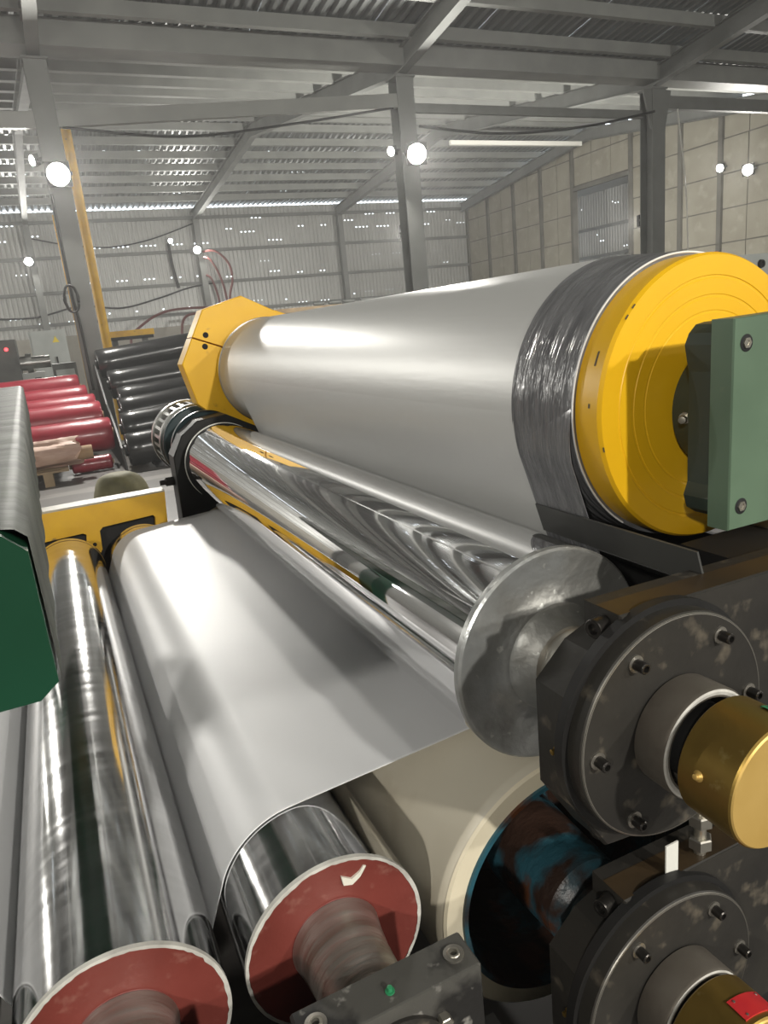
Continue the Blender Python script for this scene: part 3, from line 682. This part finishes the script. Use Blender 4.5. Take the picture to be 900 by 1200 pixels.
# ------------------------------------------------------------ things behind the machine
def roll(name, x0, x1, y, z, r, m, label, group, tilt=0, core='cardboard'):
    t = thing(name, ((x0 + x1) / 2, y, z - r), label, 'roll', group)
    d = Vector((math.cos(tilt), 0, math.sin(tilt))); l = (x1 - x0)
    n = 16; prof = [(0, r * .35), (0, r - .02), (.02, r)] + [(l * k / n, r + random.uniform(-.006, .006)) for k in range(1, n)] + [(l - .02, r), (l, r - .02), (l, r * .35)]
    MB().lathe((x0, y, z), d, prof, 28).build('wrapping', m, t, smooth=60)
    MB().lathe((x0, y, z), d, [(-.03, 0), (-.03, r * .34), (l + .02, r * .34), (l + .02, 0)], 20).build('core', core, t)
    return t
red = [(10.5, -1.118, .64), (10.95, -.912, .58), (11.4, -.824, .55), (11.86, -.705, .48), (12.32, -.552, .41)]
labs = ['big red wrapped roll lowest in the red pile behind pink bundle', 'red wrapped roll second up in the sloping red pile', 'red wrapped roll in the middle of the sloping red pile', 'red wrapped roll second from the top of the red pile', 'red wrapped roll at the top of the red pile']
for (y, z, x), lb in zip(red, labs): roll('red_film_roll', x - 2.6, x, y, z, .226, 'red_film', lb, 'red wrapped film rolls')
roll('red_film_roll', .04, .55, 10.13, FL + .105, .098, 'red_film', 'thin red roll tucked under the biggest red roll', 'red wrapped film rolls')
blk = [(12.02, -.21, .72), (11.57, -.52, .80), (11.12, -.765, .86), (10.68, -.89, .82), (10.24, -1.06, .76), (9.82, -1.30, .74)]
lb = ['black wrapped roll at the top of the black pile', 'black wrapped roll second from the top of black pile', 'black wrapped roll third from the top of black pile', 'black wrapped roll third from the bottom of black pile', 'black wrapped roll second from the bottom of black pile', 'black wrapped roll at the bottom of black pile']
for i, (y, z, x) in enumerate(blk): roll('black_film_roll', x, x + 3.2, y, z, .218, 'black_film', lb[i], 'black wrapped film rolls', math.radians(5 if i == 0 else 3), 'black')
# racks below the two piles
def rack(name, xs, pts, label, m):
    t = thing(name, (sum(xs) / len(xs), 11.2, FL), label, 'rack')
    for x in xs:
        mb = MB(); n = len(pts)
        vs = [(x - .06, y, z) for y, z in pts] + [(x + .06, y, z) for y, z in pts]
        mb.add(vs, [tuple(range(n)), tuple(range(n, 2 * n))[::-1]] + [(i, (i + 1) % n, n + (i + 1) % n, n + i) for i in range(n)])
        mb.build('cradle', m, t, smooth=0)
    return t
rack('wooden_cradle', (-1.7, -.6, .2), [(10.25, FL), (12.6, FL), (12.6, -.74), (12.3, -.83), (11.86, -.975), (11.4, -1.095), (10.95, -1.19), (10.5, -1.385), (10.25, -1.40)], 'timber cradle carrying the pile of red rolls', 'wood')
rack('black_cradle', (1.1, 2.2, 3.4), [(9.6, FL), (12.3, FL), (12.3, -.4), (12.02, -.475), (11.57, -.79), (11.12, -1.03), (10.68, -1.15), (10.24, -1.33), (9.9, -1.53)], 'black steel cradle carrying the pile of black rolls', 'black')
tp = [(9.55, FL), (12.28, FL), (12.28, -.2), (12.0, -.23), (11.55, -.50), (11.1, -.76), (10.66, -.88), (10.22, -1.04), (9.8, -1.26)]
nn = len(tp); vs = [(.665, y, z) for y, z in tp] + [(.69, y, z) for y, z in tp]
tag(MB().add(vs, [tuple(range(nn)), tuple(range(nn, 2 * nn))[::-1]] + [(i, (i + 1) % nn, nn + (i + 1) % nn, nn + i) for i in range(nn)]).build('dark_gap_filler', 'black', smooth=0), 'added black sloping board between the red and the black rolls', 'filler')  # added to stand in for black stands and shadow between the piles
t = thing('wooden_pallet', (-.8, 9.75, FL), 'low wooden pallet under the pink wrapped bundle', 'pallet')
for k in range(5): MB().box(-2.0, .0, 9.45 + k * .15, 9.56 + k * .15, -1.39, -1.365).build('slat', 'wood', t, smooth=0)
for x in (-1.9, -1.0, -.25): MB().box(x - .05, x + .06, 9.45, 10.16, FL, -1.39).build('bearer', 'wood', t, smooth=0)
t = thing('pink_bundle', (-.8, 9.8, -1.365), 'crumpled pink plastic wrapped bundle lying on the pallet', 'bundle')
n = 40; vs = []; fs = []; sg = 40
for i in range(n + 1):
    x = -2.0 + 2.15 * i / n
    for k in range(sg):
        a = 2 * PI * k / sg; rr = .160 * (1 + .11 * abs(math.sin(4.5 * a + .5 * math.sin(i * .33))) + .07 * math.sin(7 * a + i * .22) + random.uniform(-.025, .025))
        vs.append((x + (.05 * math.sin(5 * a) if i == n else 0), 9.8 + rr * 1.3 * math.cos(a), max(-1.365, -1.195 + rr * math.sin(a))))
for i in range(n):
    for k in range(sg): j = (k + 1) % sg; fs.append((i * sg + k, i * sg + j, (i + 1) * sg + j, (i + 1) * sg + k))
fs += [tuple(range(sg)), tuple(n * sg + k for k in range(sg))]
MB().add(vs, fs).build('wrapping', 'pink_wrap', t, smooth=25)
MB().lathe((.1, 9.8, -1.24), (1, 0, 0), [(0, .09), (.22, .09), (.22, .07), (0, .07)], 20).build('core_tube', 'cardboard', t)
# olive sack
vs = []; fs = []; n = 16; sg = 28
for i in range(n + 1):
    b = PI / 2 * i / n
    for k in range(sg):
        a = 2 * PI * k / sg; rr = .27 * math.cos(b) ** .55 * (1 + .05 * math.sin(5 * a + i * .3)) + .004
        vs.append((.42 + rr * math.cos(a), 7.4 + rr * .85 * math.sin(a), FL + .37 * math.sin(b) ** .9))
for i in range(n):
    for k in range(sg): j = (k + 1) % sg; fs.append((i * sg + k, i * sg + j, (i + 1) * sg + j, (i + 1) * sg + k))
fs += [tuple(range(sg))[::-1], tuple(n * sg + k for k in range(sg))]
tag(MB().add(vs, fs).build('olive_sack', 'olive', smooth=60), 'squat olive cloth sack on the floor behind the yellow plate', 'sack')

# electrical cabinet and dark machine at the far left
t = thing('electrical_cabinet', (.17, 20, FL), 'grey electrical cabinet with yellow warning triangle by the corrugated wall', 'cabinet')
MB().box(-.26, .58, 20, 20.5, FL, .60).build('body', 'cabinet', t, smooth=0)
dr = MB().box(-.22, .54, 19.975, 20, FL + .2, .56).build('door', 'cabinet', t, smooth=0)
MB().prism([(.25, .30), (.41, .30), (.33, .45)], 19.968, 19.976).build('warning_triangle', 'sign_yellow', dr, smooth=0)
MB().box(.26, .30, 19.94, 19.976, -.25, -.05).build('handle', 'black', dr, smooth=0)
t = thing('winding_machine', (-.7, 14.5, FL), 'dark winding machine with red lamps beyond the red rolls', 'machine')
MB().box(-1.6, -.42, 14.3, 15.2, FL, .33).build('housing', 'machine_dark', t, smooth=0)
MB().box(-.98, -.93, 14.28, 14.3, -.3, .28).build('seam', 'cabinet', t, smooth=0)
for x in (-.58, -.80): MB().lathe((x, 14.3, .17), (0, -1, 0), [(0, .03), (.02, .03), (.03, 0)], 12).build('indicator', 'indicator', t)
MB().lathe((-.42, 14.7, -.10), (1, 0, 0), [(0, .13), (.1, .13), (.1, .17), (.2, .17), (.2, .11), (.5, .11), (.5, 0)], 24).build('roller_head', 'gear', t)
MB().box(-.5, -.05, 14.4, 14.9, FL, -.27).build('pedestal', 'cabinet', t, smooth=0)
MB().box(-.23, -.12, 14.39, 14.4, -.45, -.36).build('socket', 'black', t, smooth=0)
t = thing('gearbox', (.32, 16.3, FL), 'dark gearbox unit in front of the grey cabinet', 'gearbox')
MB().box(.1, .55, 16.0, 16.6, FL, -.18).build('body', 'machine_dark', t, smooth=0)
MB().box(.15, .5, 15.98, 16.0, -.6, -.3).build('panel', 'cabinet', t, smooth=0)

# yellow posts, crane arm, cables
tag(MB().tube([(1.0, 13.2, FL), (1.0, 13.2, .2), (1.0, 13.2, 3.6)], .075, 12).build('yellow_post', 'yellow_old'), 'thick yellow post standing beside the lamp column', 'post')
tag(MB().tube([(.62, 13.5, FL), (.62, 13.5, .2), (.6, 13.5, 2.2)], .045, 10).build('yellow_post', 'yellow_old'), 'thin yellow post behind the lamp column', 'post')
t = thing('yellow_hoist_beam', (1.6, 14.6, -.1), 'flat yellow hoist beam lying above the black rolls', 'hoist')
MB().box(1.05, 1.98, 14.5, 14.75, .2, .31).build('beam', 'yellow_old', t, smooth=0)
MB().box(1.1, 1.95, 14.45, 14.55, .14, .2).build('rail', 'black', t, smooth=0)
for x in (1.2, 1.75): MB().box(x, x + .1, 14.55, 14.7, FL, .2).build('leg', 'machine_dark', t, smooth=0)
def cable(pts, r, label, m='cable', n=8, seg=6):
    P = [Vector(p) for p in pts]; out = []
    for i in range(len(P) - 1):
        p0 = P[max(i - 1, 0)]; p1 = P[i]; p2 = P[i + 1]; p3 = P[min(i + 2, len(P) - 1)]
        for k in range(n):
            s = k / n; out.append(.5 * (2 * p1 + (p2 - p0) * s + (2 * p0 - 5 * p1 + 4 * p2 - p3) * s * s + (3 * p1 - p0 - 3 * p2 + p3) * s ** 3))
    out.append(P[-1]); tag(MB().tube(out, r, seg).build('hose' if m == 'hose_red' else 'cable', m), label, 'hose' if m == 'hose_red' else 'cable')
cable([(-3, 29.32, 1.55), (-.2, 29.32, 1.35), (1.5, 29.32, 1.62), (3, 29.32, 1.45), (4.4, 29.32, 1.7), (5.6, 29.33, 2.0), (6.6, 29.34, 2.12)], .035, 'black cable sagging along the corrugated wall')
cable([(.40, 29.15, 4.0), (1.5, 29.2, 3.75), (2.9, 29.2, 3.6), (4.4, 29.2, 3.8), (6.08, 29.15, 4.3)], .025, 'thin black cable looping high on the corrugated wall')
cable([(.565, 12.325, 2.3), (.565, 12.325, 1.2), (.57, 12.325, .8), (.60, 12.325, .3), (.60, 12.325, -.6)], .022, 'black cable strapped down the lamp column')
cable([(.545 + (.085 + .012 * (k % 3)) * math.sin(k * PI / 4), 12.285 - .0016 * k, .80 + (.20 + .01 * (k % 2)) * math.cos(k * PI / 4)) for k in range(23)], .016, 'coiled black cable tied to the lamp column', 'cable', 4)
cable([(.9, 12.38, 3.22), (2.6, 12.34, 3.1), (4.4, 12.34, 3.3), (6.4, 12.38, 3.61)], .02, 'thin cable slung below the tie beam')
cable([(6.85, 12.3, 3.3), (8.6, 12.3, 3.2), (10.6, 12.3, 3.35), (12.4, 12.25, 3.65)], .025, 'cable sagging between the lamp column and flared column')
cable([(13.2, 12.39, 3.755), (13.25, 12.2, 2.2), (13.35, 12.2, .8), (13.35, 12.2, -.5)], .015, 'thin white wire hanging beside the flared head column', 'white')
cable([(6.27, 29.0, 3.26), (6.7, 28.72, 3.22), (7.12, 28.66, 2.75), (7.18, 28.66, 2.15), (6.98, 28.66, 1.5), (6.95, 28.66, .6), (6.95, 28.66, FL + .045)], .045, 'red hose looping widest off the corrugated wall column', 'hose_red')
cable([(6.27, 29.0, 3.06), (6.5, 28.84, 2.9), (6.75, 28.8, 2.3), (6.88, 28.8, 1.5), (6.85, 28.8, .6), (6.85, 28.8, FL + .045)], .045, 'red hose hanging straight beside the wall column', 'hose_red')
cable([(6.27, 29.0, 2.4), (6.45, 28.94, 2.2), (6.6, 28.94, 1.5), (6.6, 28.94, .6), (6.6, 28.94, FL + .045)], .045, 'shortest red hose hanging on the wall column', 'hose_red')
cable([(7.1, 27.5, FL + .05), (7.05, 27.5, .3), (6.6, 27.5, .95), (5.6, 27.5, 1.15), (4.2, 27.5, 1.1), (3.2, 27.5, .6), (2.9, 27.5, .2), (2.9, 27.5, FL + .05)], .05, 'brownish red hose arching low in front of the wall', 'hose_red')
cable([(6.95, 27.0, FL + .05), (6.9, 27.0, .3), (6.5, 27.0, .8), (5.4, 27.0, .95), (4.7, 27.0, .6), (4.6, 27.0, FL + .05)], .05, 'second brownish red hose dropping near the wall column', 'hose_red')
cable([(5.08, 29.312, 3.66), (5.1, 29.312, 2.8), (5.2, 29.312, 2.02)], .06, 'thick dark conduit hanging under the small wall lamp')
# storage rack behind the silver roller
t = thing('storage_rack', (9.5, 20.3, FL), 'long storage rack with timber and dark bundles behind the silver roller', 'rack')
MB().box(5.8, 13.2, 20, 20.6, .50, .62).build('shelf', 'wood', t, smooth=0)
for x in (6, 8.2, 10.5, 13): MB().box(x - .05, x + .05, 20.05, 20.5, FL, .5).build('leg', 'machine_dark', t, smooth=0)
for k in range(11):
    x = 7.3 + k * .5 + random.uniform(-.02, .02); l = random.uniform(.34, .45); z = .62
    tag(MB().lathe((x, 20.2 + .05 * (k % 3), z + .07), (1, .05, 0), [(0, 0), (.02, .05), (l * .5, .07), (l, .05), (l, 0)], 10).build('dark_bundle', 'machine_dark'), 'lumpy dark bundle lying on the long storage rack', 'bundle', 'dark bundles on the storage rack')
# control box and orange bottle behind the yellow end
t = thing('control_box', (7.75, 6.0, FL), 'pale grey control box with black knob behind the yellow roller end', 'control box')
MB().box(7.36, 8.3, 6.0, 6.3, -.25, .335).build('case', 'cabinet', t, smooth=0)
MB().lathe((7.72, 6.0, .22), (0, -1, 0), [(0, .05), (.03, .045), (.03, .025), (.02, .02), (.02, 0)], 20).build('knob', 'black', t)
MB().box(7.7, 7.9, 6.05, 6.25, FL, -.25).build('stand', 'cabinet', t, smooth=0)
t = thing('side_shelf', (6.9, 6.1, FL), 'narrow grey shelf unit beside the control box', 'shelf')
MB().box(6.5, 7.33, 6.0, 6.3, .235, .335).build('top', 'cabinet', t, smooth=0)
for x in (6.55, 7.2): MB().box(x, x + .07, 6.02, 6.28, FL, .235).build('leg', 'cabinet', t, smooth=0)
t = thing('orange_bottle', (7.1, 6.12, .335), 'small orange bottle lying on the grey shelf', 'bottle')
MB().lathe((7.0, 6.12, .369), (1, 0, 0), [(0, 0), (0, .033), (.15, .033), (.17, .015), (.19, .015)], 16).build('body', 'orange', t)
MB().lathe((7.19, 6.12, .369), (1, 0, 0), [(0, .016), (.08, .014), (.1, 0)], 12).build('nozzle', 'black', t)

# thin dusty haze hanging in the hall
hz = MB().box(XL - 2, XR + 8, YF - 2, YB + 5, FL - 1, 8).build('dust_haze', 'cable', smooth=0)
vm = bpy.data.materials.new('haze'); vm.use_nodes = True; nt = vm.node_tree; nt.nodes.remove(nt.nodes['Principled BSDF'])
vs_ = nt.nodes.new('ShaderNodeVolumeScatter'); vs_.inputs['Density'].default_value = .0045; vs_.inputs['Anisotropy'].default_value = .3
nt.links.new(vs_.outputs['Volume'], nt.nodes['Material Output'].inputs['Volume'])
hz.data.materials[0] = vm; hz['kind'] = 'stuff'
tag(hz, 'thin dusty haze glowing around the lamps in the hall', 'haze')
